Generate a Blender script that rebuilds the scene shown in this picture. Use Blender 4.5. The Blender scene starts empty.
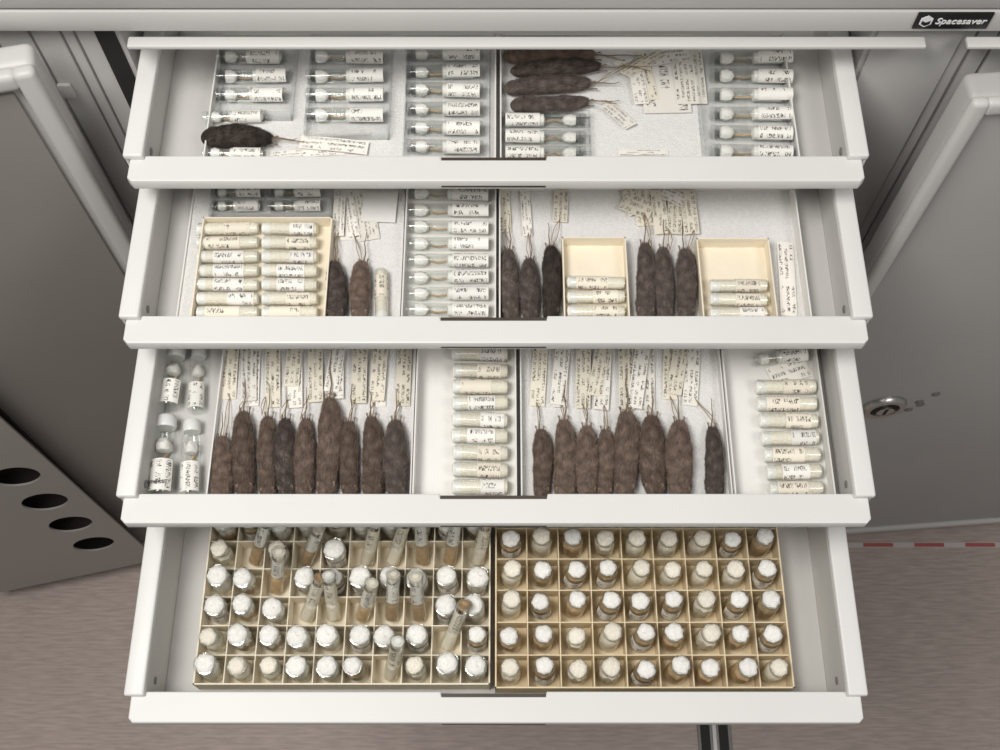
import bpy, bmesh, math, random
from math import radians, sin, cos, pi
from mathutils import Matrix, Vector, noise
R=random.Random(11)
scene=bpy.context.scene
COL=scene.collection
F=1115.0; TH=radians(65); CAM=Vector((.0045,0,2.55))
def P(px,py,z):
    u=(375-py)/F; X=(px-500)/F
    Y=cos(TH)+u*sin(TH); Z=-sin(TH)+u*cos(TH)
    t=(z-CAM.z)/Z
    return Vector((CAM.x+X*t,CAM.y+Y*t,z))
# ------------------------------------------------------------ materials
def mat(name,col,rough=.5,var=0.0,vscale=20,bump=0.0,bscale=60,metal=0.0,stretch=(1,1,1),objvar=0.0,spec=None):
    m=bpy.data.materials.new(name); m.use_nodes=True
    nt=m.node_tree; n=nt.nodes; l=nt.links; b=n['Principled BSDF']
    b.inputs['Roughness'].default_value=rough; b.inputs['Metallic'].default_value=metal
    b.inputs['Base Color'].default_value=(*col,1)
    if spec is not None: b.inputs['Specular IOR Level'].default_value=spec
    tc=n.new('ShaderNodeTexCoord'); mp=n.new('ShaderNodeMapping'); mp.inputs['Scale'].default_value=stretch
    l.new(tc.outputs['Object'],mp.inputs['Vector'])
    nz=n.new('ShaderNodeTexNoise'); nz.inputs['Scale'].default_value=vscale; nz.inputs['Detail'].default_value=5
    l.new(mp.outputs[0],nz.inputs['Vector'])
    hs=n.new('ShaderNodeHueSaturation'); hs.inputs['Color'].default_value=(*col,1)
    mr=n.new('ShaderNodeMapRange'); mr.inputs[1].default_value=.25; mr.inputs[2].default_value=.75
    mr.inputs[3].default_value=1-var; mr.inputs[4].default_value=1+var
    l.new(nz.outputs['Fac'],mr.inputs[0])
    oi=n.new('ShaderNodeObjectInfo'); mr2=n.new('ShaderNodeMapRange')
    mr2.inputs[3].default_value=1-objvar; mr2.inputs[4].default_value=1+objvar*.6
    l.new(oi.outputs['Random'],mr2.inputs[0])
    mu=n.new('ShaderNodeMath'); mu.operation='MULTIPLY'; l.new(mr.outputs[0],mu.inputs[0]); l.new(mr2.outputs[0],mu.inputs[1])
    l.new(mu.outputs[0],hs.inputs['Value']); l.new(hs.outputs[0],b.inputs['Base Color'])
    if bump>0:
        nb=n.new('ShaderNodeTexNoise'); nb.inputs['Scale'].default_value=bscale; nb.inputs['Detail'].default_value=3
        l.new(mp.outputs[0],nb.inputs['Vector'])
        bp=n.new('ShaderNodeBump'); bp.inputs['Strength'].default_value=bump; bp.inputs['Distance'].default_value=.002
        l.new(nb.outputs['Fac'],bp.inputs['Height']); l.new(bp.outputs[0],b.inputs['Normal'])
    return m
def scribble(name,paper,rows=3,A=14,ink=(.05,.042,.04),th=.05,margin=.05):
    m=mat(name,paper,.8,.03,30,objvar=.10,spec=.1); nt=m.node_tree; n=nt.nodes; l=nt.links; b=n['Principled BSDF']
    src=b.inputs['Base Color'].links[0].from_socket
    def math_(op,a,bb=None,c=None):
        x=n.new('ShaderNodeMath'); x.operation=op
        for i,v in enumerate((a,bb,c)):
            if v is None: continue
            if isinstance(v,(int,float)): x.inputs[i].default_value=v
            else: l.new(v,x.inputs[i])
        return x.outputs[0]
    uv=n.new('ShaderNodeTexCoord'); sp=n.new('ShaderNodeSeparateXYZ'); l.new(uv.outputs['UV'],sp.inputs[0])
    u,v=sp.outputs[0],sp.outputs[1]
    oi=n.new('ShaderNodeObjectInfo'); W=math_('MULTIPLY',oi.outputs['Random'],97.0)
    rv=math_('MULTIPLY',v,float(rows)); fr=math_('FRACT',rv); fl=math_('FLOOR',rv)
    m1=math_('COMPARE',fr,.5,.28)
    cv=n.new('ShaderNodeCombineXYZ'); l.new(math_('MULTIPLY',u,float(A)),cv.inputs[0]); l.new(math_('MULTIPLY',rv,1.2),cv.inputs[1])
    nz=n.new('ShaderNodeTexNoise'); nz.noise_dimensions='4D'; nz.inputs['Scale'].default_value=1.6; nz.inputs['Detail'].default_value=1.0
    l.new(cv.outputs[0],nz.inputs['Vector']); l.new(W,nz.inputs['W'])
    ink1=math_('COMPARE',nz.outputs['Fac'],.5,th)
    cw=n.new('ShaderNodeCombineXYZ'); l.new(math_('MULTIPLY',u,A*.3),cw.inputs[0]); l.new(math_('MULTIPLY',fl,3.7),cw.inputs[1])
    nw=n.new('ShaderNodeTexNoise'); nw.noise_dimensions='4D'; nw.inputs['Scale'].default_value=1.0; nw.inputs['Detail'].default_value=0
    l.new(cw.outputs[0],nw.inputs['Vector']); l.new(W,nw.inputs['W'])
    m2=math_('GREATER_THAN',nw.outputs['Fac'],.42)
    m3=math_('COMPARE',u,.5,.5-margin); m4=math_('COMPARE',v,.5,.5-margin)
    k=math_('MULTIPLY',math_('MULTIPLY',m1,ink1),math_('MULTIPLY',m2,math_('MULTIPLY',m3,m4)))
    k=math_('MULTIPLY',k,.93)
    mx=n.new('ShaderNodeMix'); mx.data_type='RGBA'; l.new(k,mx.inputs[0]); l.new(src,mx.inputs[6]); mx.inputs[7].default_value=(*ink,1)
    l.new(mx.outputs[2],b.inputs['Base Color'])
    return m
def glass(name,tint=(.965,.975,.965),base=.05,edge=.42):
    m=bpy.data.materials.new(name); m.use_nodes=True; nt=m.node_tree; n=nt.nodes; l=nt.links
    n.remove(n['Principled BSDF']); out=n['Material Output']
    tr=n.new('ShaderNodeBsdfTransparent'); tr.inputs[0].default_value=(*tint,1)
    gl=n.new('ShaderNodeBsdfGlossy'); gl.inputs['Roughness'].default_value=.10; gl.inputs[0].default_value=(.95,.97,.97,1)
    lw=n.new('ShaderNodeLayerWeight'); lw.inputs[0].default_value=.35
    mr=n.new('ShaderNodeMapRange'); mr.inputs[3].default_value=base; mr.inputs[4].default_value=edge
    l.new(lw.outputs['Facing'],mr.inputs[0])
    mx=n.new('ShaderNodeMixShader'); l.new(mr.outputs[0],mx.inputs[0]); l.new(tr.outputs[0],mx.inputs[1]); l.new(gl.outputs[0],mx.inputs[2])
    l.new(mx.outputs[0],out.inputs[0]); return m
M={}
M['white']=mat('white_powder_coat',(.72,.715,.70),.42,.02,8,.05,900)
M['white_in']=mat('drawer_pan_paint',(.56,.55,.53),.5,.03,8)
M['header']=mat('header_paint',(.60,.59,.575),.45,.02,8)
M['frame']=mat('frame_paint',(.52,.515,.50),.5,.03,6)
M['framed']=mat('frame_paint_dark',(.20,.195,.19),.5,.03,6)
M['door']=mat('door_inner_shaded_paint',(.34,.32,.30),.5,.04,3)  # this and the next two door colours are set darker, light falloff painted in
M['doorr']=mat('door_grey_shaded_paint',(.43,.425,.415),.5,.04,3)
M['doorl']=mat('door_liner_shaded_paint',(.25,.232,.215),.5,.05,3)
M['dooredge']=mat('door_edge_paint',(.56,.55,.535),.45,.02,3)
M['dark']=mat('dark_recess',(.02,.019,.018),.7)
M['bronze']=mat('bronze_slot',(.055,.042,.032),.5,.2,60)
M['metal']=mat('brushed_metal',(.55,.54,.52),.3,.1,200,metal=1)
M['steel']=mat('rail_metal',(.35,.34,.33),.45,.1,60,metal=.7)
M['foam']=mat('foam_liner',(.80,.79,.775),.9,.06,300,.8,600)
M['card']=mat('white_card',(.78,.765,.735),.8,.03,20,.1,300,objvar=.05)
M['cream2']=mat('cream_divider_card',(.80,.67,.46),.85,.06,30,.1,300)
M['cream3']=mat('pale_cream_card',(.84,.76,.61),.85,.04,30,.1,300)
M['cotton']=mat('cotton_wool',(.91,.85,.73),.95,.08,250,.9,500,objvar=.08)
M['cottonw']=mat('white_cotton',(.92,.905,.86),.95,.06,250,.9,450,objvar=.05)
M['capc']=mat('cloudy_plastic_cap',(.74,.745,.73),.35,.05,50)
M['bone']=mat('tan_bone',(.50,.34,.19),.7,.35,150,objvar=.3)
M['lab']=scribble('vial_label_paper',(.86,.84,.79),3,13,th=.045)
M['labc']=scribble('cream_label_paper',(.85,.79,.67),3,13,th=.045)
M['tag']=scribble('specimen_tag_paper',(.77,.72,.61),3,24,th=.045,margin=.04)
M['tagw']=scribble('white_tag_paper',(.84,.81,.75),3,24,th=.045,margin=.04)
M['sheet']=scribble('written_sheet_paper',(.83,.80,.72),6,24,th=.045,margin=.04)
M['fur']=mat('brown_fur',(.205,.150,.120),.85,.45,110,objvar=.30,spec=.15)
M['furg']=mat('dark_grey_fur',(.140,.112,.098),.85,.45,110,objvar=.28,spec=.15)
M['furb']=mat('blackish_fur',(.065,.052,.045),.8,.5,90,spec=.2)
M['tail']=mat('dried_tail',(.20,.14,.09),.8,.3,200)
M['string']=mat('tag_string',(.30,.21,.12),.9,.1,300)
M['glass']=glass('clear_glass')
M['glass2']=glass('bottle_glass',(.95,.955,.94),.07,.6)
M['plastic']=glass('clear_plastic',(.99,.993,.993),.03,.40)
M['black']=mat('black_plate',(.012,.012,.012),.4)
M['print']=mat('white_print',(.85,.85,.85),.5)
M['ink']=mat('black_ink',(.04,.035,.035),.7)
M['red']=mat('red_white_tape',(.42,.11,.10),.6,.1,30)
M['tapew']=mat('pale_tape',(.58,.54,.52),.6)
# ------------------------------------------------------------ mesh helpers
def fin(me,mt,smooth=None):
    if mt is not None: me.materials.append(M[mt])
    if smooth is not None:
        for p in me.polygons: p.use_smooth=True
        me.set_sharp_from_angle(angle=radians(smooth))
    return me
def boxmesh(name,boxes,mt,bev=0,seg=2):
    bm=bmesh.new()
    for (x0,y0,z0,x1,y1,z1) in boxes:
        b2=bmesh.new()
        bmesh.ops.create_cube(b2,size=1)
        bmesh.ops.scale(b2,vec=(abs(x1-x0),abs(y1-y0),abs(z1-z0)),verts=b2.verts)
        bmesh.ops.translate(b2,vec=((x0+x1)/2,(y0+y1)/2,(z0+z1)/2),verts=b2.verts)
        if bev>0: bmesh.ops.bevel(b2,geom=b2.edges[:],offset=min(bev,.45*min(abs(x1-x0),abs(y1-y0),abs(z1-z0))),segments=seg,affect='EDGES',profile=.5)
        t=bpy.data.meshes.new('t'); b2.to_mesh(t); b2.free(); bm.from_mesh(t); bpy.data.meshes.remove(t)
    me=bpy.data.meshes.new(name); bm.to_mesh(me); bm.free()
    return fin(me,mt,40 if bev>0 else None)
def lathe(name,prof,mt,n=20,axis='Z',bump=0,seed=0,smooth=40):
    v=[];f=[]
    for i,(r,z) in enumerate(prof):
        for k in range(n):
            a=2*pi*k/n; rr=r; zz=z
            if bump and r>0:
                rr=r*(1+bump*noise.noise(Vector((cos(a)*3+seed,sin(a)*3,z*300))))
                if axis=='Z' and i>len(prof)//2: zz=z+.012*bump*noise.noise(Vector((cos(a)*2+seed+9,sin(a)*2,r*300)))
            v.append((rr*cos(a),rr*sin(a),zz))
    for i in range(len(prof)-1):
        for k in range(n):
            a=i*n+k;b=i*n+(k+1)%n
            f.append((a,b,b+n,a+n))
    f.append(tuple(range(n-1,-1,-1))); f.append(tuple(range((len(prof)-1)*n,len(prof)*n)))
    me=bpy.data.meshes.new(name); 
    if axis=='X': v=[(z,y,-x) for (x,y,z) in v]
    me.from_pydata(v,[],f); bm=bmesh.new(); bm.from_mesh(me); bmesh.ops.remove_doubles(bm,verts=bm.verts,dist=1e-7)
    bmesh.ops.recalc_face_normals(bm,faces=bm.faces); bm.to_mesh(me); bm.free()
    return fin(me,mt,smooth)
def arclabel(name,x0,x1,r,mt,a0=-110,a1=110,n=14,vert=False):
    v=[];f=[];uvs=[]
    for i in range(n+1):
        a=radians(a0+(a1-a0)*i/n)
        for x,u in((x0,0),(x1,1)):
            if vert: v.append((r*sin(a),-r*cos(a),x))
            else: v.append((x,-r*sin(a),r*cos(a)))
            uvs.append((u,1-i/n))
    for i in range(n): f.append((2*i,2*i+1,2*i+3,2*i+2))
    me=bpy.data.meshes.new(name); me.from_pydata(v,[],f); ul=me.uv_layers.new(name='UVMap')
    for lp in me.loops: ul.data[lp.index].uv=uvs[lp.vertex_index]
    return fin(me,mt,60)
def paper(name,w,l,mt,curl=.0,n=8,th=.0003):
    v=[];uvs=[];f=[]
    for zz in (0,th):
        for i in range(n+1):
            y=l*i/n; z=curl*sin(pi*i/n)+zz
            v+=[(-w/2,y,z),(w/2,y,z)]; uvs+=[(i/n,1),(i/n,0)]
    o=2*(n+1)
    for i in range(n):
        a=2*i; f.append((a,a+2,a+3,a+1)); f.append((o+a,o+a+1,o+a+3,o+a+2))
        f.append((a,o+a,o+a+2,a+2)); f.append((a+1,a+3,o+a+3,o+a+1))
    f.append((0,1,o+1,o)); f.append((2*n,o+2*n,o+2*n+1,2*n+1))
    me=bpy.data.meshes.new(name); me.from_pydata(v,[],f); ul=me.uv_layers.new(name='UVMap')
    for lp in me.loops: ul.data[lp.index].uv=uvs[lp.vertex_index]
    return fin(me,mt)
def tube(name,pts,r0,r1,mt,n=6):
    v=[];f=[]; m=len(pts)
    for i,p in enumerate(pts):
        p=Vector(p); d=(Vector(pts[min(i+1,m-1)])-Vector(pts[max(i-1,0)])).normalized()
        s=d.cross(Vector((0,0,1))); s=s.normalized() if s.length>1e-4 else Vector((1,0,0)); t=s.cross(d)
        r=r0+(r1-r0)*i/(m-1)
        for k in range(n):
            a=2*pi*k/n; v.append(p+s*cos(a)*r+t*sin(a)*r)
    for i in range(m-1):
        for k in range(n):
            a=i*n+k;b=i*n+(k+1)%n; f.append((a,b,b+n,a+n))
    f.append(tuple(range(n-1,-1,-1))); f.append(tuple(range((m-1)*n,m*n)))
    me=bpy.data.meshes.new(name); me.from_pydata([tuple(x) for x in v],[],f); return fin(me,mt,60)
def flat(name,outer,holes,th,mt,bev=0):
    cu=bpy.data.curves.new('tmpc','CURVE'); cu.dimensions='2D'; cu.fill_mode='BOTH'
    for pts in [outer]+holes:
        s=cu.splines.new('POLY'); s.points.add(len(pts)-1)
        for i,p in enumerate(pts): s.points[i].co=(p[0],p[1],0,1)
        s.use_cyclic_u=True
    cu.extrude=th/2; cu.bevel_depth=bev; cu.bevel_resolution=1
    o=bpy.data.objects.new('tmpo',cu); COL.objects.link(o); bpy.context.view_layer.update()
    me=bpy.data.meshes.new_from_object(o.evaluated_get(bpy.context.evaluated_depsgraph_get()))
    bpy.data.objects.remove(o); bpy.data.curves.remove(cu); me.name=name; me.materials.clear(); return fin(me,mt,40)
def text(name,s,size,mt,shear=0,th=.0004,off=0):
    cu=bpy.data.curves.new('tmpt','FONT'); cu.body=s; cu.size=size; cu.shear=shear; cu.extrude=th; cu.align_x='CENTER'; cu.align_y='CENTER'; cu.offset=off
    o=bpy.data.objects.new('tmpo',cu); COL.objects.link(o); bpy.context.view_layer.update()
    me=bpy.data.meshes.new_from_object(o.evaluated_get(bpy.context.evaluated_depsgraph_get()))
    bpy.data.objects.remove(o); bpy.data.curves.remove(cu); me.name=name; me.materials.clear(); return fin(me,mt)
def obj(name,me,parent=None,mw=None,pm=None,**props):
    o=bpy.data.objects.new(name,me); COL.objects.link(o)
    if mw is None: mw=Matrix.Identity(4)
    if parent is not None:
        o.parent=parent; o.matrix_basis=(pm.inverted()@mw) if pm is not None else mw
    else: o.matrix_basis=mw
    for k,v in props.items(): o[k]=v
    return o
T=Matrix.Translation
# ------------------------------------------------------------ floor
fm=mat('linoleum_floor',(.50,.412,.372),.55,.05,5,.0,60,stretch=(1,1,1))
nt=fm.node_tree; n=nt.nodes; l=nt.links; b=n['Principled BSDF']
src=b.inputs['Base Color'].links[0].from_socket
tc=n.new('ShaderNodeTexCoord'); mp=n.new('ShaderNodeMapping'); mp.inputs['Scale'].default_value=(3,26,1); l.new(tc.outputs['Object'],mp.inputs[0])
nz=n.new('ShaderNodeTexNoise'); nz.inputs['Scale'].default_value=7; nz.inputs['Detail'].default_value=8; l.new(mp.outputs[0],nz.inputs['Vector'])
mx=n.new('ShaderNodeMix'); mx.data_type='RGBA'; mx.blend_type='MULTIPLY'; mx.inputs[0].default_value=.55
cr=n.new('ShaderNodeValToRGB'); cr.color_ramp.elements[0].position=.38; cr.color_ramp.elements[0].color=(.68,.68,.68,1); cr.color_ramp.elements[1].position=.66; cr.color_ramp.elements[1].color=(1.1,1.1,1.1,1)
l.new(nz.outputs['Fac'],cr.inputs[0]); l.new(src,mx.inputs[6]); l.new(cr.outputs[0],mx.inputs[7]); l.new(mx.outputs[2],b.inputs['Base Color'])
M['floor']=fm
obj('floor',boxmesh('floor',[(-3,-2.5,-.05,3,2.2,0)],'floor'),kind='structure')
fr=obj('floor_rail',boxmesh('floor_rail',[(.438,-2.4,0,.512,.86,.004)],'steel',.001),label='dark metal guide rail set into the floor below the drawers',category='floor rail')
for x in (.444,.484):
    obj('slot',boxmesh('slot',[(x,-2.4,.004,x+.020,.86,.0052)],'dark'),fr)
obj('rail_strip',boxmesh('rail_strip',[(.470,-2.4,.004,.478,.86,.0065)],'metal'),fr)
# ------------------------------------------------------------ cabinet
CY=.87
cab=obj('specimen_cabinet',None,label='off-white steel museum cabinet with four pulled out specimen drawers',category='cabinet')
cab.empty_display_size=.1
bd=[(-.56,CY,.0,-.418,1.60,1.90),(.418,CY,0,.56,1.60,1.90),(-.56,1.58,0,.56,1.60,1.90),(-.56,CY,1.90,.56,1.60,1.93),(-.418,CY+.01,0,.418,1.58,.08)]
obj('body',boxmesh('body',bd,'frame',.002),cab)
for x in(-.520,-.485,-.470,.535):
    obj('face_groove',boxmesh('face_groove',[(x,CY-.0015,.02,x+.0022,CY,1.60)],'framed'),cab)
obj('gap_shade_strip',boxmesh('gap_shade_strip',[(-.446,CY-.0018,.02,-.424,CY,1.60)],'dark'),cab)  # near-black strip on the post face, paints the shade of the side opening
obj('face_strip',boxmesh('face_strip',[(.424,CY-.004,.02,.520,CY,1.60)],'frame',.001),cab)
hd=obj('header',boxmesh('header',[(-.590,CY-.020,1.609,.98,CY+.0,1.640)],'header',.003),cab)
obj('header_seam',boxmesh('header_seam',[(-.66,CY-.010,1.640,.98,CY,1.6435)],'framed'),cab)
obj('upper_rail',boxmesh('upper_rail',[(-.66,CY-.020,1.6435,.98,CY,1.70)],'frame',.003),cab)
def PY(px,py,y):
    u=(375-py)/F; X=(px-500)/F; Y=cos(TH)+u*sin(TH); Z=-sin(TH)+u*cos(TH); t=y/Y
    return Vector((CAM.x+X*t,y,CAM.z+Z*t))
q=PY(67,90,CY-.002)
obj('latch_plate',boxmesh('latch_plate',[(q.x-.008,CY-.006,q.z-.012,q.x+.008,CY,q.z+.012)],'dooredge',.002),cab)
zl=1.600
a=P(128,36,zl); c=P(925,36,zl); yf0=P(500,46.5,zl).y; yb0=P(500,36,zl).y
obj('closed_drawer_front',boxmesh('closed_drawer_front',[(a.x,yf0,zl-.006,c.x,yb0,zl)],'header',.002,3),cab)
obj('closed_drawer_front',boxmesh('closed_drawer_front',[(c.x+.045,yf0,zl-.006,.98,yb0,zl)],'header',.002,3),cab)
yn=CY-.0205
A=PY(919,12,yn); B=PY(986,28,yn); pzc=(A.z+B.z)/2
plate=obj('nameplate',boxmesh('nameplate',[(A.x,yn-.0015,B.z,B.x,yn+.0005,A.z)],'black',.0006),cab)
rot=Matrix.Rotation(radians(90),4,'X')
obj('plate_lettering',text('plate_lettering','Spacesaver',.0122,'print',.2,off=.00005),plate,T((A.x+.0485,yn-.0020,pzc))@rot)
hexa=[(.0075*cos(radians(30+60*k)),.0085*sin(radians(30+60*k))) for k in range(6)]
obj('emblem',flat('emblem',hexa,[],.0006,'print'),plate,T((A.x+.0115,yn-.0018,pzc))@rot)
obj('emblem_mark',flat('emblem_mark',[(-.0045,.001),(0,-.0015),(.0045,.001),(.0045,-.0035),(0,-.0062),(-.0045,-.0035)],[],.0006,'black'),plate,T((A.x+.0115,yn-.0023,pzc))@rot)
for k in range(9):
    z=.12+k*.115
    obj('closed_drawer_front',boxmesh('closed_drawer_front',[(-.41,CY-.012,z,.41,CY+.02,z+.1)],'white',.003),cab)
for nm,x0,x1,lb in(('storage_cabinet',-1.60,-.564,'grey steel storage cabinet behind the door with the holes'),('storage_cabinet',.564,1.60,'grey steel storage cabinet behind the door with the lock')):
    o=obj(nm,boxmesh('storage_cabinet',[(x0,CY+.002,0,x1,1.60,1.606)],'frame',.004),label=lb,category='cabinet')
    obj('door_seam',boxmesh('door_seam',[(x0+.03,CY-.001,1.575,x1-.03,CY+.003,1.590)],'dark'),o)
DH=1.545
def doorL():
    ang=math.atan2(.028,.128)
    mw=T((-.492,.802,.070))@Matrix.Rotation(ang,4,'Z')
    d=obj('door',boxmesh('door',[(-.95,.0,0,0,.035,DH)],'dooredge',.010,4),cab,mw,label='taupe steel door swung wide open, showing its inside')
    obj('door_edge',boxmesh('door_edge',[(-.024,-.014,0.0,.0,.004,DH),(-.95,-.014,DH-.024,-.020,.004,DH),(-.95,-.014,0,-.02,.004,.018)],'dooredge',.007,4),d)
    obj('inner_panel',boxmesh('inner_panel',[(-.92,-.006,.03,-.034,.0,DH-.036)],'doorl',.002),d)
    w0,w1=-.66,-.300
    holes=[]
    for z in (.185,.325,.465,.605):
        holes.append([(-.384+.041*cos(2*pi*k/32),z+.043*sin(2*pi*k/32)) for k in range(32)])
    st=flat('perforated_stile',[(w0,.0),(w1,.0),(w1-.03,DH-.06),(w0,DH-.06)],holes,.004,'door')
    obj('perforated_stile',st,d,T((0,-.045,.0))@rot,label='raised stile with a row of round holes')
    obj('hole_shade_sheet',boxmesh('hole_shade_sheet',[(w0+.003,-.012,0,w1-.032,-.008,DH-.08)],'dark'),d)  # near-black sheet behind the holes, puts their inner shade into colour
doorL()
def doorR():
    HR=1.600
    mw=T((.496,.752,.02))@Matrix.Rotation(radians(4.2),4,'Z')
    d=obj('door',boxmesh('door',[(0,0,0,.95,.036,HR)],'doorr',.008,4),cab,mw,label='grey steel door swung wide open with a round lock')
    obj('door_edge',boxmesh('door_edge',[(0,-.010,0,.020,.004,HR),(.016,-.010,HR-.022,.95,.004,HR),(.016,-.010,0,.95,0.004,.022)],'dooredge',.006,3),d)
    q=PY(884,405,.765); lx=q.x-.496; lz=q.z-.02
    lk=obj('lock',lathe('lock',[(.0,0),(.038,0),(.038,.005),(.034,.010),(.025,.010),(.024,.003),(.015,.003),(.015,.013),(0,.013)],'metal',28),d,T((lx,-.000,lz))@rot,label='round chrome lock')
    obj('keyhole',boxmesh('keyhole',[(-.0025,-.011,.013,.0025,.011,.0138)],'dark'),lk)
    obj('lock_ring',lathe('lock_ring',[(.0155,.0035),(.024,.0035),(.024,.0045),(.0155,.0045)],'dark',24),lk)
    for dx,dz in((.052,-.026),(.060,.006),(.078,.036),(.066,-.006)):
        obj('rivet',lathe('rivet',[(0,0),(.007,0),(.007,.002),(.003,.003),(0,.003)],'framed',12),d,T((lx+dx,0,lz+dz))@rot)
doorR()
tp=obj('floor_tape',boxmesh('floor_tape',[(.60,.741,.0,1.45,.753,.0012)],'tapew'),label='red and white marking tape stuck on the floor by the door',category='tape')
for k in range(7):
    obj('red_band',boxmesh('red_band',[(.62+k*.12,.7425,.0012,.69+k*.12,.7515,.0018)],'red'),tp)
# ------------------------------------------------------------ drawers
zl_=[1.540,1.477,1.403,1.287]; bpy_=[157,317,495,693]; dep=[.042,.045,.047,.070]
ZF=[];YB=[]
for i in range(4):
    z=zl_[i]; yb=P(500,bpy_[i],z).y; YB.append(yb); zf=z-dep[i]; ZF.append(zf)
    L=.60; y0=yb; y1=yb+L; xi=.386; ht=z+.008
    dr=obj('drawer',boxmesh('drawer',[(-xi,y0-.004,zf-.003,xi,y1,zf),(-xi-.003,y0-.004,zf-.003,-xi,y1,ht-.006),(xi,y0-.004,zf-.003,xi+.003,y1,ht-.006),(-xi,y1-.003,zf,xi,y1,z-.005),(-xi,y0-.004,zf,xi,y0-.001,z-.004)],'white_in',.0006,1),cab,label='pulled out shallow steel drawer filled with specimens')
    yf=-.030; w=.4005
    out=[(-w,.0),(-w,yf+.004),(-w+.004,yf),(w-.004,yf),(w,yf+.004),(w,0),(.0575,0),(.056,-.005),(-.061,-.005),(-.0625,0)]
    obj('drawer_front',flat('drawer_front',out,[],.012,'white',.0018),dr,T((0,yb,z-.0078)))
    obj('label_slot',boxmesh('label_slot',[(-.0600,yb-.0052,z-.006,.0550,yb-.0005,z-.0002)],'bronze'),dr)
    obj('finger_pull',boxmesh('finger_pull',[(-.060,yb+yf-.0024,z-.0120,.055,yb+yf+.0005,z-.0085)],'bronze',.0008,1),dr)
    for s in(-1,1):
        xa=s*.3865; xb=s*.4085
        obj('side_rail',boxmesh('side_rail',[(xa,yb-.004,ht-.009,xb,y1,ht),(s*.404,yb-.002,zf+.004,xb,y1,ht-.006)],'white',.0025,3),dr,label='rounded white side rim')
        obj('rivet',lathe('rivet',[(0,0),(.0045,0),(.0045,.001),(.0015,.0018),(0,.0018)],'framed',12),dr,T((s*.386,yb+.018,zf+(ht-zf)*.55))@Matrix.Rotation(-s*radians(90),4,'Y'))
# ------------------------------------------------------------ trays
def tray(px0,px1,py0,py1,zf,h,mt,lab,di,name='specimen_tray',foam=False,cat='tray',th=.0016):
    z=zf+h
    x0=P(px0,min(py1,bpy_[di]-2),z).x; x1=P(px1,min(py1,bpy_[di]-2),z).x; y1=P(px0,py0,z).y; y0=max(P(px0,py1,z).y,YB[di]+.0015)
    bx=[(x0,y0,zf,x1,y1,zf+.0015),(x0,y0,zf,x0+th,y1,z),(x1-th,y0,zf,x1,y1,z),(x0,y0,zf,x1,y0+th,z),(x0,y1-th,zf,x1,y1,z)]
    o=obj(name,boxmesh(name,bx,mt),label=lab,category=cat)
    if foam: obj('foam_liner',boxmesh('foam_liner',[(x0+th,y0+th,zf+.0015,x1-th,y1-th,zf+.003)],'foam'),o)
    return o,(x0,y0,x1,y1)
# ------------------------------------------------------------ vials
def vialmeshes():
    d={}
    L=.06;r=.0085
    for k in range(4):
        h=L/2; seed=k*7.1
        gl=lathe('glass_tube',[(0,-h),(r*.75,-h),(r*.95,-h+.001),(r,-h+.003),(r,h-.004),(r*1.08,h-.003),(r*1.08,h-.0005),(r*.9,h)],'glass',18,'X')
        prof=[(0,-h+.001)]+[(r*.97*(.8 if j==0 else 1),-h+.002+ (L-.010)*j/14) for j in range(15)]+[(r*.7,h-.006),(0,h-.006)]
        ct=lathe('cotton_fill',prof,'cotton',18,'X',.05,seed)
        ct2=lathe('cotton_plug',[(0,h-.009),(r*.92,h-.009),(r*.98,h-.004),(r*.9,h+.001),(r*.4,h+.0025),(0,h+.003)],'cottonw',16,'X',.10,seed)
        off=[-.010,-.002,.004,-.014][k]; ll=[.026,.030,.034,.026][k]
        lb=arclabel('vial_label',off-ll/2+.002,off+ll/2+.002,r*1.03,'lab' if k%2 else 'labc')
        d[('white',k)]=(gl,[('cotton_fill',ct),('cotton_plug',ct2),('vial_label',lb)])
    L=.085; r=.0088
    for k in range(3):
        h=L/2
        gl=lathe('glass_tube',[(0,-h+.006),(r*.97,-h+.006),(r,-h+.008),(r,h-.004),(r*.93,h-.001),(0,h)],'glass',18,'X')
        cap=lathe('plastic_cap',[(0,-h),(r*.9,-h),(r*1.02,-h+.001),(r*1.02,-h+.006),(r*.9,-h+.007),(0,-h+.007)],'plastic',18,'X')
        lo=[.002,.006,-.002][k]
        lb=arclabel('vial_label',lo,lo+.036,r*1.03,'lab',-95,95)
        ct=lathe('cotton_fill',[(0,-h+.010),(r*.7,-h+.011),(r*.85,-h+.016),(r*.7,-h+.022),(0,-h+.026)],'cottonw',14,'X',.3,k*3.)
        ct2=lathe('cotton_fill',[(0,lo-.006),(r*.9,lo-.004),(r*.93,h-.012),(r*.5,h-.007),(0,h-.006)],'cottonw',14,'X',.1,k*5.)
        bn=tube('bone',[(-h+.026,.001,-.004),(-h+.033,-.002,-.003),(lo-.003,.002,-.004)],.0014,.0009,'bone')
        d[('clear',k)]=(gl,[('plastic_cap',cap),('vial_label',lb),('cotton_fill',ct),('cotton_fill',ct2),('bone',bn)])
    return d
VM=vialmeshes()
PL={'white':(.06,.0085),'clear':(.085,.0088)}
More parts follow.
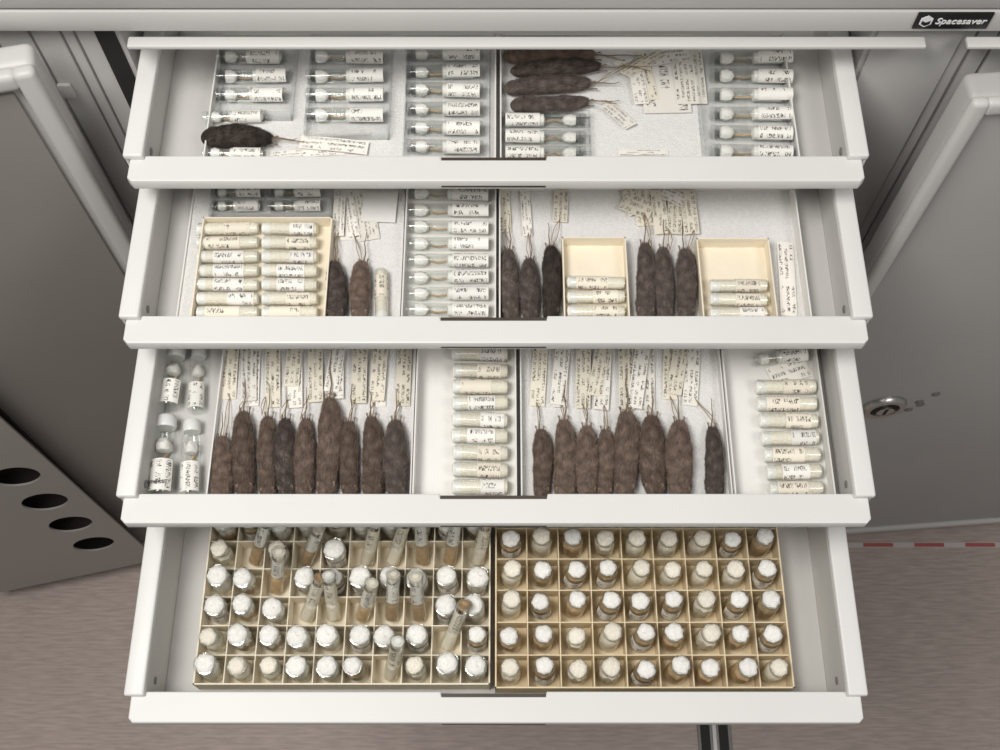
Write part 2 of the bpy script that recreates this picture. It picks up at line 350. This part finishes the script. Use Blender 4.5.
def lay(kind,pa,pb,zb,r,group,lab,var=None,jit=.03):
    L0,r0=PL[kind]
    A=P(pa[0],pa[1],zb+r); B=P(pb[0],pb[1],zb+r)
    c=(A+B)/2; d=B-A; L=d.length; yaw=math.atan2(d.y,d.x)+R.uniform(-jit,jit)
    n_=4 if kind=='white' else 3
    k=R.randrange(n_) if var is None else var
    gl,parts=VM[(kind,k)]
    s=r/r0/1.04
    mw=T((c.x,c.y,zb+r*1.02))@Matrix.Rotation(yaw,4,'Z')@Matrix.Rotation(R.uniform(-.25,.25),4,'X')@Matrix.Diagonal((L/L0,s,s,1))
    o=obj('specimen_vial',gl,None,mw,label=lab,category='vial',group=group)
    for nm,me in parts: obj(nm,me,o)
    return o
# ------------------------------------------------------------ voles
def volebody(seed,L=.09,Rr=.0128,fat=1.0,belly=.5):
    prof=[(0,0),(.006,.24),(.02,.42),(.045,.60),(.09,.75),(.15,.85),(.22,.90),(.34,.96),(.45,1.0),(.58,1.0),(.70,.95),(.80,.85),(.88,.70),(.94,.52),(.98,.32),(1.0,0)]
    n=20; ns=len(prof)
    def rad(s):
        for i in range(ns-1):
            if prof[i][0]<=s<=prof[i+1][0]:
                t=(s-prof[i][0])/(prof[i+1][0]-prof[i][0]); return (prof[i][1]*(1-t)+prof[i+1][1]*t)*(1+.09*sin((s-belly)*pi*1.6+seed))
        return 0
    def pt(s,a,k=1.0):
        r=rad(s)*Rr*fat*k; bend=.0022*sin(s*3.2+seed*2)
        w=1+.16*noise.noise(Vector((s*7+seed,cos(a)*1.5,sin(a)*1.5)))
        return Vector((r*cos(a)*w+bend, s*L, Rr*.82+r*.82*sin(a)*w))
    v=[];f=[]
    for s,_ in prof:
        for k in range(n): v.append(tuple(pt(s,2*pi*k/n)))
    for i in range(ns-1):
        for k in range(n):
            a=i*n+k;b=i*n+(k+1)%n; f.append((a,b,b+n,a+n))
    for sx in(-1,1):
        base=pt(.13,pi/2-sx*.8); o=len(v)
        E=((-.0015,-.0005,-.001),(.0015,-.0005,-.001),(.0020,.0015,.001),(0,.0025,.0016),(-.0020,.0015,.001))
        for dx,dy,dz in E: v.append(tuple(base+Vector((dx+sx*.0006,dy,dz))))
        for dx,dy,dz in E: v.append(tuple(base+Vector((dx+sx*.0006,dy+.0012,dz))))
        f.append(tuple(o+q for q in range(4,-1,-1))); f.append(tuple(o+5+q for q in range(5)))
        for q in range(5): f.append((o+q,o+(q+1)%5,o+5+(q+1)%5,o+5+q))
    me=bpy.data.meshes.new('study_skin'); me.from_pydata(v,[],f)
    bm=bmesh.new(); bm.from_mesh(me); bmesh.ops.remove_doubles(bm,verts=bm.verts,dist=1e-7); bmesh.ops.recalc_face_normals(bm,faces=bm.faces); bm.to_mesh(me); bm.free()
    rr=random.Random(seed); hv=[];hf=[]
    for q in range(9000):
        s=rr.uniform(.005,.985); a=rr.uniform(-.5,pi+.5)
        p=pt(s,a); nn=Vector((cos(a),0,sin(a)*1.1)).normalized()
        nn=(nn+Vector((0,(rad(max(s-.02,0))-rad(min(s+.02,1)))*Rr/(.04*L),0))).normalized()
        cl=noise.noise(Vector((s*16+seed,a*3,0)))*.9
        d=(Vector((rr.uniform(-.35,.35)+cl,1,rr.uniform(-.1,.1)))+nn*rr.uniform(.2,.9)).normalized()
        d=(d-nn*max(0,-d.dot(nn))).normalized()
        ln=rr.uniform(.0022,.0048); w=Vector((rr.uniform(-1,1),.2,rr.uniform(-1,1))).normalized()*.00026
        o=len(hv); hv+=[tuple(p-w),tuple(p+w),tuple(p+d*ln)]; hf.append((o,o+1,o+2))
    hm=bpy.data.meshes.new('fur'); hm.from_pydata(hv,[],hf)
    return me,hm
VB={}
VO=[volebody(1.3),volebody(4.4,fat=.95,belly=.4),volebody(7.9,fat=1.05),volebody(12.2,fat=1.0,belly=.6),volebody(15.7,fat=1.0,belly=.3)]
def volemat(mt):
    if mt in VB: return VB[mt]
    out=[]
    for b_,h_ in VO:
        b2=b_.copy(); h2=h_.copy(); fin(b2,mt,80); fin(h2,mt); out.append((b2,h2))
    VB[mt]=out; return out
def tailmesh(ln,seed,L=.09):
    rr=random.Random(seed); x=0; pts=[]
    for i in range(7):
        pts.append((x,L*.97+ln*i/6,.010+.0015*sin(i))); x+=rr.uniform(-.0016,.0016)
    return tube('tail',pts,.0010,.0004,'tail',8)
TAILS=[tailmesh(.040,1),tailmesh(.050,2),tailmesh(.034,3)]
def footmesh():
    bm=bmesh.new()
    for (x0,y0,x1,y1,w) in((0,0,0,.010,.0011),(0,.009,-.0012,.0135,.0005),(0,.009,0,.0142,.0005),(0,.009,.0012,.0135,.0005)):
        me=tube('t',[(x0,y0,0),((x0+x1)/2,(y0+y1)/2,.0008),(x1,y1,0)],w,w*.6,None,6); bm.from_mesh(me); bpy.data.meshes.remove(me)
    me=bpy.data.meshes.new('hind_foot'); bm.to_mesh(me); bm.free(); return fin(me,'tail',60)
FOOT=footmesh()
TAGN=[0]
def vole(head,rump,zb,wpx,mt,group,lab,tag=None,tagmt='tag',tail=True,var=None):
    z0=zb+.010
    A=P(head[0],head[1],z0); B=P(rump[0],rump[1],z0); d=B-A; L=d.length
    yaw=math.atan2(-d.x,d.y)
    dist=(CAM-A).length; rr=wpx/2*dist/F/1.0
    k=R.randrange(5) if var is None else var
    b_,h_=volemat(mt)[k]
    s=rr/.0143
    mw=T((A.x,A.y,zb+.0002))@Matrix.Rotation(yaw,4,'Z')@Matrix.Diagonal((s,L/.09,s,1))
    o=obj('study_skin',b_,None,mw,label=lab,category='rodent specimen',group=group)
    obj('fur',h_,o)
    if tail: obj('tail',TAILS[R.randrange(3)],o)
    for sx in(-1,1):
        obj('hind_foot',FOOT,o,T((sx*.0035,.084,.007))@Matrix.Rotation(-sx*.18,4,'Z'))
    if tag:
        (tx,ty),(ux,uy),tw=tag
        TAGN[0]+=1
        zt=zb+.0015+(TAGN[0]%7)*.0007
        a=P(tx,ty,zt); b=P(ux,uy,zt); dd=b-a
        me=paper('tag',tw*dist/F,dd.length,tagmt,.0015)
        mt_=T(a)@Matrix.Rotation(math.atan2(-dd.x,dd.y),4,'Z')
        obj('tag',me,o,mt_,mw)
        r_=mw@Vector((0,.085,.010)); e=a+dd*.06+Vector((0,0,.0008))
        for sg in(-1,1):
            m1=(r_*.6+e*.4)+Vector((sg*.002+R.uniform(-.002,.002),0,.003)); m2=(r_*.25+e*.75)+Vector((sg*.0015+R.uniform(-.002,.002),0,.001))
            obj('string',tube('string',[r_,m1,m2,e],.00045,.00045,'string',5),o,Matrix.Identity(4),mw)
    return o
def sheet(a,b,wpx,z,mt='sheet',lab='handwritten cream paper label slip',name='label_slip',group='loose paper slips',curl=.001):
    A=P(a[0],a[1],z);B=P(b[0],b[1],z);d=B-A
    me=paper(name,wpx*(CAM-A).length/F,d.length,mt,curl)
    return obj(name,me,None,T(A)@Matrix.Rotation(math.atan2(-d.x,d.y),4,'Z'),label=lab,category='paper label',group=group)
def pbox(px0,px1,py0,py1,zb,di,h=.017):
    o,_=tray(px0,px1,py0,py1,zb,h,'plastic','clear plastic box holding a stack of glass vials',di,name='plastic_box',cat='box',th=.0012); return o
# ================= drawer 1
z=ZF[0]; G='clear glass vials in the top drawer'; LB='clear glass vial with handwritten paper label and cotton, lying flat'
tray(203,496,34,170,z,.020,'card','shallow white foam-lined card tray holding vials',0,foam=True)
tray(500,800,34,170,z,.020,'card','shallow white foam-lined card tray holding skins and vials',0,foam=True)
zb=z+.003; zv=zb+.0017
pbox(214,290,34,112,zb,0); pbox(303,388,34,131,zb,0); pbox(402,490,34,170,zb,0); pbox(705,797,34,170,zb,0); pbox(501,592,110,170,zb,0,.014)
for y in(57,76,95): lay('clear',(217,y),(287,y),zv,.0086,G,LB)
lay('clear',(203,118),(268,116),zb,.0078,G,LB,2)
lay('clear',(203,154),(268,154),zb,.0076,G,LB,2)
for y in(57,76,95,115): lay('clear',(306,y),(384,y),zv,.0086,G,LB,1)
for y in(54,72,90,109,128,147): lay('clear',(406,y),(484,y),zv,.0086,G,LB,0)
for y in(120,137,153): lay('clear',(586,y),(505,y),zv,.0080,G,LB,1)
for y in(58,76,95,114,133,152): lay('clear',(710,y),(792,y),zv,.0086,G,LB,1)
vole((201,138),(272,139),zb+.002,23,'furb','dark skins in the top drawer','blackish mole skin with shaggy fur lying on its side',((300,142),(368,148),15),'tagw',var=2)
GV='dark skins in the top drawer'; LV='dark brown vole skin with string-tied tag, lying flat'
vole((503,57),(594,55),zb,23,'fur',GV,LV,((618,60),(646,92),13),'tagw')
vole((510,70),(600,66),zb+.004,19,'furg',GV,LV,((625,75),(655,48),12))
vole((504,88),(590,84),zb,22,'furg',GV,LV,((640,52),(652,100),12))
vole((510,105),(588,101),zb,20,'furg',GV,LV,((605,104),(628,128),13),'tagw')
sheet((668,113),(662,58),46,zb+.003,'tagw')
sheet((692,104),(686,50),30,zb+.0045,'sheet')
sheet((642,104),(634,60),14,zb+.006,'tagw')
sheet((648,60),(690,54),16,zb+.007,'tagw')
sheet((618,153),(668,153),7,zb+.001,'tagw')
sheet((270,156),(345,151),9,zb+.001,'tagw')
# ================= drawer 2
z=ZF[1]; G2='cotton-filled vials in the second drawer'; LW='cotton-filled vial with handwritten paper label, lying flat'; GC='clear glass vials in the second drawer'
tray(176,400,180,330,z,.006,'card','low white card liner tray holding boxes and skins',1,foam=True)
tray(401,496,180,330,z,.020,'card','narrow white card tray packed with glass vials',1)
tray(499,812,180,330,z,.024,'card','wide white foam-lined card tray holding vole skins',1,foam=True)
zb=z+.003
pbox(208,330,176,214,zb,1,.016)
for y in(192,206):
    lay('clear',(212,y),(264,y),zb+.0017,.0072,GC,LB,jit=.01); lay('clear',(268,y),(324,y),zb+.0017,.0072,GC,LB,jit=.01)
tray(190,325,217,322,zb,.020,'cream3','small cream card box holding two rows of vials',1,name='card_box',cat='box')
for y in(229,243,257,271,285,299,313):
    lay('white',(260,y),(199,y),zb+.0015,.0078,G2,LW); lay('white',(319,y),(264,y),zb+.0015,.0078,G2,LW)
sheet((350,240),(352,190),22,zb+.001,'tagw'); sheet((370,240),(362,192),20,zb+.002,'sheet'); sheet((378,222),(381,192),34,zb+.004,'card','plain white card slip')
GS='vole skins in the second drawer'; LG='dark grey-brown vole skin with tail upward, lying flat'
vole((335,322),(334,262),zb,22,'furg',GS,'brown vole skin with threads beside the vial box',((338,236),(340,196),12),'tagw')
vole((359,322),(363,262),zb,23,'fur',GS,'brown vole skin with threads beside the vial box',((354,236),(348,196),12),'tagw')
lay('white',(382,270),(381,320),zb,.0078,G2,LW,0)
for k in range(8): lay('clear',(404,194+k*16.6),(489,194+k*16.6),z+.0015,.0084,GC,LB,1)
vole((510,323),(509,250),zb,22,'furg',GS,LG,((506,232),(503,190),12))
vole((530,323),(530,259),zb,21,'furg',GS,LG,((528,236),(524,190),10),'tagw')
vole((552,323),(550,247),zb,22,'furb',GS,LG,((560,222),(562,190),15))
tray(564,630,237,322,zb,.018,'cream3','small cream card box with three vials',1,name='card_box',cat='box')
for y in(283,297,312): lay('white',(626,y),(569,y),zb+.0015,.0078,G2,LW)
vole((645,323),(645,244),zb,22,'furg',GS,LG,((636,214),(626,190),16))
vole((665,323),(664,248),zb,21,'furg',GS,LG,((662,234),(656,190),15))
vole((687,323),(684,250),zb,23,'furg',GS,LG,((692,234),(686,190),16))
sheet((646,226),(642,188),18,zb+.002,'tag'); sheet((674,234),(676,188),15,zb+.004,'tag'); sheet((652,212),(622,200),22,zb+.005,'tag'); sheet((684,202),(662,192),14,zb+.0065,'tagw')
tray(703,778,238,322,zb,.020,'cream3','small cream card box with three vials',1,name='card_box',cat='box')
for y in(286,300,314): lay('white',(768,y),(711,y),zb+.0015,.0078,G2,LW)
sheet((789,316),(785,242),16,zb+.001,'tagw')
# ================= drawer 3
z=ZF[2]; G3='cotton-filled vials in the third drawer'
tray(206,411,338,510,z,.014,'card','white foam-lined card tray holding a row of vole skins',2,foam=True)
tray(412,517,338,510,z,.026,'card','white card tray holding a column of cotton vials',2,foam=False)
tray(521,733,338,510,z,.018,'card','white foam-lined card tray with a second row of skins',2,foam=True)
tray(735,836,338,510,z,.022,'card','white card tray holding a slanting column of vials',2,foam=False)
zb=z+.003
GA='brown vole skins in the third drawer'; LA='brown vole skin, head down, tied to a handwritten tag'
xs=[220,245,267,286,305,328,350,371,397]; ts=[437,413,417,419,419,400,422,418,421]; ws=[22,25,21,22,21,26,22,24,25]
for i,(x,t,w_) in enumerate(zip(xs,ts,ws)):
    tx=229+i*21.5
    vole((x+R.uniform(-1,1),501+R.uniform(-3,3)),(x+R.uniform(-1,2),t),zb,w_,'furg' if i in(8,3) else 'fur',GA,LA,((tx+R.uniform(-2,2),402+R.uniform(-4,6)),(tx+R.uniform(-1,5),345),15.5),'tagw' if i%2 else 'tag')
for i in range(4): sheet((246+i*44+R.uniform(-3,3),392+R.uniform(-6,10)),(250+i*44+R.uniform(-3,6),345),15,zb+.006+.0006*(i%3),'tag' if i%2 else 'tagw')
xs=[542,564,587,605,626,654,681,714]; ts=[430,421,427,430,413,417,422,427]; ws=[21,25,24,20,27,27,27,20]
for i,(x,t,w_) in enumerate(zip(xs,ts,ws)):
    tx=537+i*22
    vole((x+R.uniform(-1,1),501+R.uniform(-3,3)),(x+R.uniform(-2,1),t),zb,w_,'furg' if i==7 else 'fur',GA,LA,((tx+R.uniform(-2,2),402+R.uniform(-4,8)),(tx+R.uniform(-1,5),345),15.5),'tagw' if i%2 else 'tag')
for i in range(4): sheet((556+i*40+R.uniform(-3,3),396+R.uniform(-6,12)),(558+i*40+R.uniform(-3,6),345),15,zb+.006+.0006*(i%3),'tag' if i%2 else 'tagw')
for k,y in enumerate((354,371,387,403,420,436,453,470,487)): lay('white',(509,y),(454+R.uniform(-1,1),y),z+.0015,.0090,G3,LW)
for k,y in enumerate((387,404,421,438,455,472,489)):
    o_=R.uniform(-2,3)+k*2.2; lay('white',(817+o_*.5,y),(757+o_,y),z+.0015,.0090,G3,LW)
sheet((770,378),(808,366),22,z+.003,'tagw')
lay('clear',(752,360),(812,354),z+.0015,.0086,G3,LB,2)
def bigvial(a,b,zb,r,lab,txt=False):
    A=P(a[0],a[1],zb+r);B=P(b[0],b[1],zb+r);d=B-A;L=d.length
    gl=lathe('glass_jar',[(0,0),(r*.9,0),(r,.002),(r,L-.014),(r*.8,L-.010),(r*.8,L)],'glass',24,'X')
    mw=T((A.x,A.y,zb+r*1.02))@Matrix.Rotation(math.atan2(d.y,d.x),4,'Z')
    o=obj('specimen_jar',gl,None,mw,label=lab,category='jar',group='large glass jars in the third drawer')
    obj('jar_lid',lathe('jar_lid',[(0,L-.008),(r*.85,L-.008),(r*.9,L-.006),(r*.9,L+.004),(r*.8,L+.006),(0,L+.006)],'capc',20,'X'),o)
    obj('jar_label',arclabel('jar_label',.003,L*.45,r*1.02,'lab',-70,70),o)
    obj('cotton_fill',lathe('cotton_fill',[(0,L*.58),(r*.6,L*.60),(r*.7,L*.68),(r*.4,L*.76),(0,L*.78)],'cottonw',14,'X',.3,2),o)
    obj('bone_fragment',tube('bone_fragment',[(L*.45,r*.3,-r*.5),(L*.6,-r*.2,-r*.5),(L*.8,r*.1,-r*.5)],.002,.001,'bone'),o)
    if txt:
        obj('printed_word',text('printed_word','UNIVERSITY',.0055,'ink'),o,T((L*.13,0,r*1.03+.0006))@Matrix.Rotation(-radians(90),4,'Z'))
    return o
bigvial((160,496),(166,422),z,.0135,'large glass jar with a label printed university',True)
bigvial((190,496),(192,426),z,.0110,'large clear glass jar lying beside a labelled one')
bigvial((168,408),(176,352),z,.0125,'large clear glass jar with a paper label')
bigvial((196,412),(199,352),z,.0095,'slim clear glass jar with a paper label')
# ================= drawer 4
z=ZF[3]
SV={}
def stand():
    r=.0130;H=.048
    for k in range(4):
        gl=lathe('glass_bottle',[(0,0),(r*.9,0),(r,.0015),(r,H*.74),(r*.95,H*.79),(r*.82,H*.83),(r*.82,H*.91),(r*.92,H*.925),(r*.92,H),(r*.76,H)],'glass2',22)
        pl=lathe('cotton_plug',[(0,H*.80),(r*.72,H*.80),(r*.80,H*.98),(r*.78,H*1.02),(r*.58,H*1.06),(r*.3,H*1.075),(0,H*1.08)],'cottonw' if k%2 else 'cotton',18,'Z',.22,k*4.1,80)
        cf=lathe('specimen_fill',[(0,.002),(r*.85,.003),(r*.9,H*.35),(r*.86,H*.55+k*.002),(r*.4,H*.62),(0,H*.6+k*.002)],['cotton','bone','cotton','bone'][k],14,'Z',.25,k*2.2,80)
        lb=arclabel('vial_label',.006,H*.62,r*1.02,'lab',-80,80,vert=True)
        SV[('cot',k)]=(gl,[('cotton_plug',pl),('specimen_fill',cf)]+([('vial_label',lb)] if k==3 else []))
        g2=lathe('glass_bottle',[(0,0),(r*.9,0),(r,.0015),(r,H*.80),(r*.94,H*.84),(r*.94,H*.93),(r*1.06,H*.94),(r*1.06,H*1.0),(r*.92,H*1.01)],'glass2',24)
        cap=lathe('cotton_plug',[(0,H*.55),(r*.9,H*.56),(r*.9,H*.92),(r*.90,H*1.00),(r*.78,H*1.05),(r*.5,H*1.08),(r*.2,H*1.09),(0,H*1.09)],'cottonw',22,'Z',.20,k*3.3,80)
        SV[('cap',k)]=(g2,[('cotton_plug',cap),('specimen_fill',cf)]+([('vial_label',lb)] if k==1 else []))
    for k in range(3):
        r2=.0084;H2=.076
        gl=lathe('glass_tube',[(0,0),(r2*.6,.0005),(r2,.004),(r2,H2-.001),(r2*1.12,H2-.0005),(r2*1.12,H2),(r2*.8,H2)],'glass2',16)
        lb=arclabel('rolled_label',.034,.064,r2*.88,['labc','lab','labc'][k],-150,150,20,vert=True)
        pl=lathe('cotton_plug',[(0,H2-.007),(r2*.8,H2-.007),(r2*.9,H2-.001),(0,H2+.001)],['bone','cotton','cottonw'][k],12,'Z',.1,k)
        fl=lathe('specimen_fill',[(0,.002),(r2*.8,.004),(r2*.8,.026),(0,.030)],['cotton','bone','cotton'][k],12,'Z',.3,k)
        SV[('tube',k)]=(gl,[('rolled_label',lb),('cotton_plug',pl),('specimen_fill',fl)])
stand()
def put(kind,x,y,z,s,tilt,group,lab,k=None):
    k=R.randrange(3 if kind=='tube' else 4) if k is None else k; gl,parts=SV[(kind,k)]
    mw=T((x,y,z))@Matrix.Rotation(tilt[0],4,'X')@Matrix.Rotation(tilt[1],4,'Y')@Matrix.Rotation(R.uniform(-.5,.5),4,'Z')@Matrix.Diagonal((s,s,1,1))
    o=obj('specimen_bottle' if kind!='tube' else 'specimen_tube',gl,None,mw,label=lab,category='vial',group=group)
    for nm,me in parts: obj(nm,me,o)
def gridbox(px0,px1,nc,nr,mt,lab,dy):
    h=.034; z0=z; zr=z+h
    a=P(px0,690,zr); b=P(px1,690,zr); y0=max(a.y,YB[3]+.002)+dy; x0,x1=a.x,b.x
    p=(x1-x0)/nc; y1=y0+p*nr; th=.0012
    bx=[(x0,y0,z0,x1,y1,z0+.0015),(x0,y0,z0,x0+th*1.4,y1,zr),(x1-th*1.4,y0,z0,x1,y1,zr),(x0,y0,z0,x1,y0+th*1.4,zr),(x0,y1-th*1.4,z0,x1,y1,zr)]
    o=obj('divided_box',boxmesh('divided_box',bx,mt),label=lab,category='box')
    g=[(x0+p*i-th/2,y0+.001,z0+.0015,x0+p*i+th/2,y1-.001,zr-.003) for i in range(1,nc)]+[(x0+.001,y0+p*j-th/2,z0+.0015,x1-.001,y0+p*j+th/2,zr-.0035) for j in range(1,nr)]
    obj('divider_grid',boxmesh('divider_grid',g,mt),o,label='interlocking cream card dividers')
    return x0,y0,p
x0,y0,p=gridbox(192,490,10,8,'cream3','cream card box with divider grid, crowded with cotton-topped bottles',.006)
tubes={(1,4),(3,4),(5,4),(6,4),(7,4),(8,4),(9,4),(3,2),(4,2),(5,2),(6,2),(7,2),(8,1),(6,0),(2,3)}
LT='slim glass tube with a rolled paper label, leaning'
for j in range(7):
    for i in range(10):
        cx=x0+p*(i+.5);cy=y0+p*(j+.5)+.002
        if (i,j) not in tubes:
            if R.random()<.8:
                put('cap',cx+R.uniform(-.001,.001),cy+R.uniform(-.001,.001),z+.0015,R.uniform(.93,1.02),(R.uniform(-.05,.03),R.uniform(-.06,.06)),'standing bottles in the crowded divided box','wide-mouthed glass bottle stuffed with white cotton')
            else:
                put('cot',cx+R.uniform(-.001,.001),cy+R.uniform(-.001,.001),z+.0015,.93,(R.uniform(-.05,.03),R.uniform(-.06,.06)),'standing bottles in the crowded divided box','small necked glass bottle with a cotton plug')
        else:
            put('tube',cx+R.uniform(-.006,.002),cy-.006,z+.006,1,(R.uniform(-.6,-.35),R.uniform(-.05,.38)),'slim tubes in the crowded divided box',LT)
x0,y0,p=gridbox(495,795,9,7,'cream2','cream card box with deep divider grid holding cotton-plugged bottles',.002)
for j in range(6):
    for i in range(9):
        cx=x0+p*(i+.5);cy=y0+p*(j+.5)+.001
        put('cot',cx+R.uniform(-.001,.001),cy+R.uniform(-.001,.001),z+.0015,R.uniform(.92,1.0),(R.uniform(-.08,.03),R.uniform(-.07,.07)),'standing bottles in the tan divided box','glass bottle with a cotton plug standing in a divider cell',R.choice((0,1,1,2,3)))
# ------------------------------------------------------------ light
def area(name,loc,target,size,power,col=(1,1,1)):
    li=bpy.data.lights.new(name,'AREA'); li.shape='RECTANGLE'; li.size=size[0]; li.size_y=size[1]; li.energy=power; li.color=col
    o=bpy.data.objects.new(name,li); COL.objects.link(o); o.location=loc
    o.rotation_euler=(Vector(target)-Vector(loc)).to_track_quat('-Z','Y').to_euler()
area('key_softbox',(-.75,.05,3.35),(0,.45,1.4),(.9,.7),39,(1,.975,.935))
area('fill_softbox',(1.2,-.2,3.2),(0,.45,1.4),(.9,.7),12,(1,.98,.95))
w=bpy.data.worlds.new('world'); scene.world=w; w.use_nodes=True
w.node_tree.nodes['Background'].inputs[0].default_value=(1,.985,.97,1); w.node_tree.nodes['Background'].inputs[1].default_value=.23
cd=bpy.data.cameras.new('camera'); cd.sensor_width=36; cd.lens=F/1000*36; cd.clip_start=.01
co=bpy.data.objects.new('camera',cd); COL.objects.link(co); co.location=CAM; co.rotation_euler=(radians(90)-TH,0,0)
scene.camera=co
scene.view_settings.view_transform='Standard'
scene.view_settings.look='None'
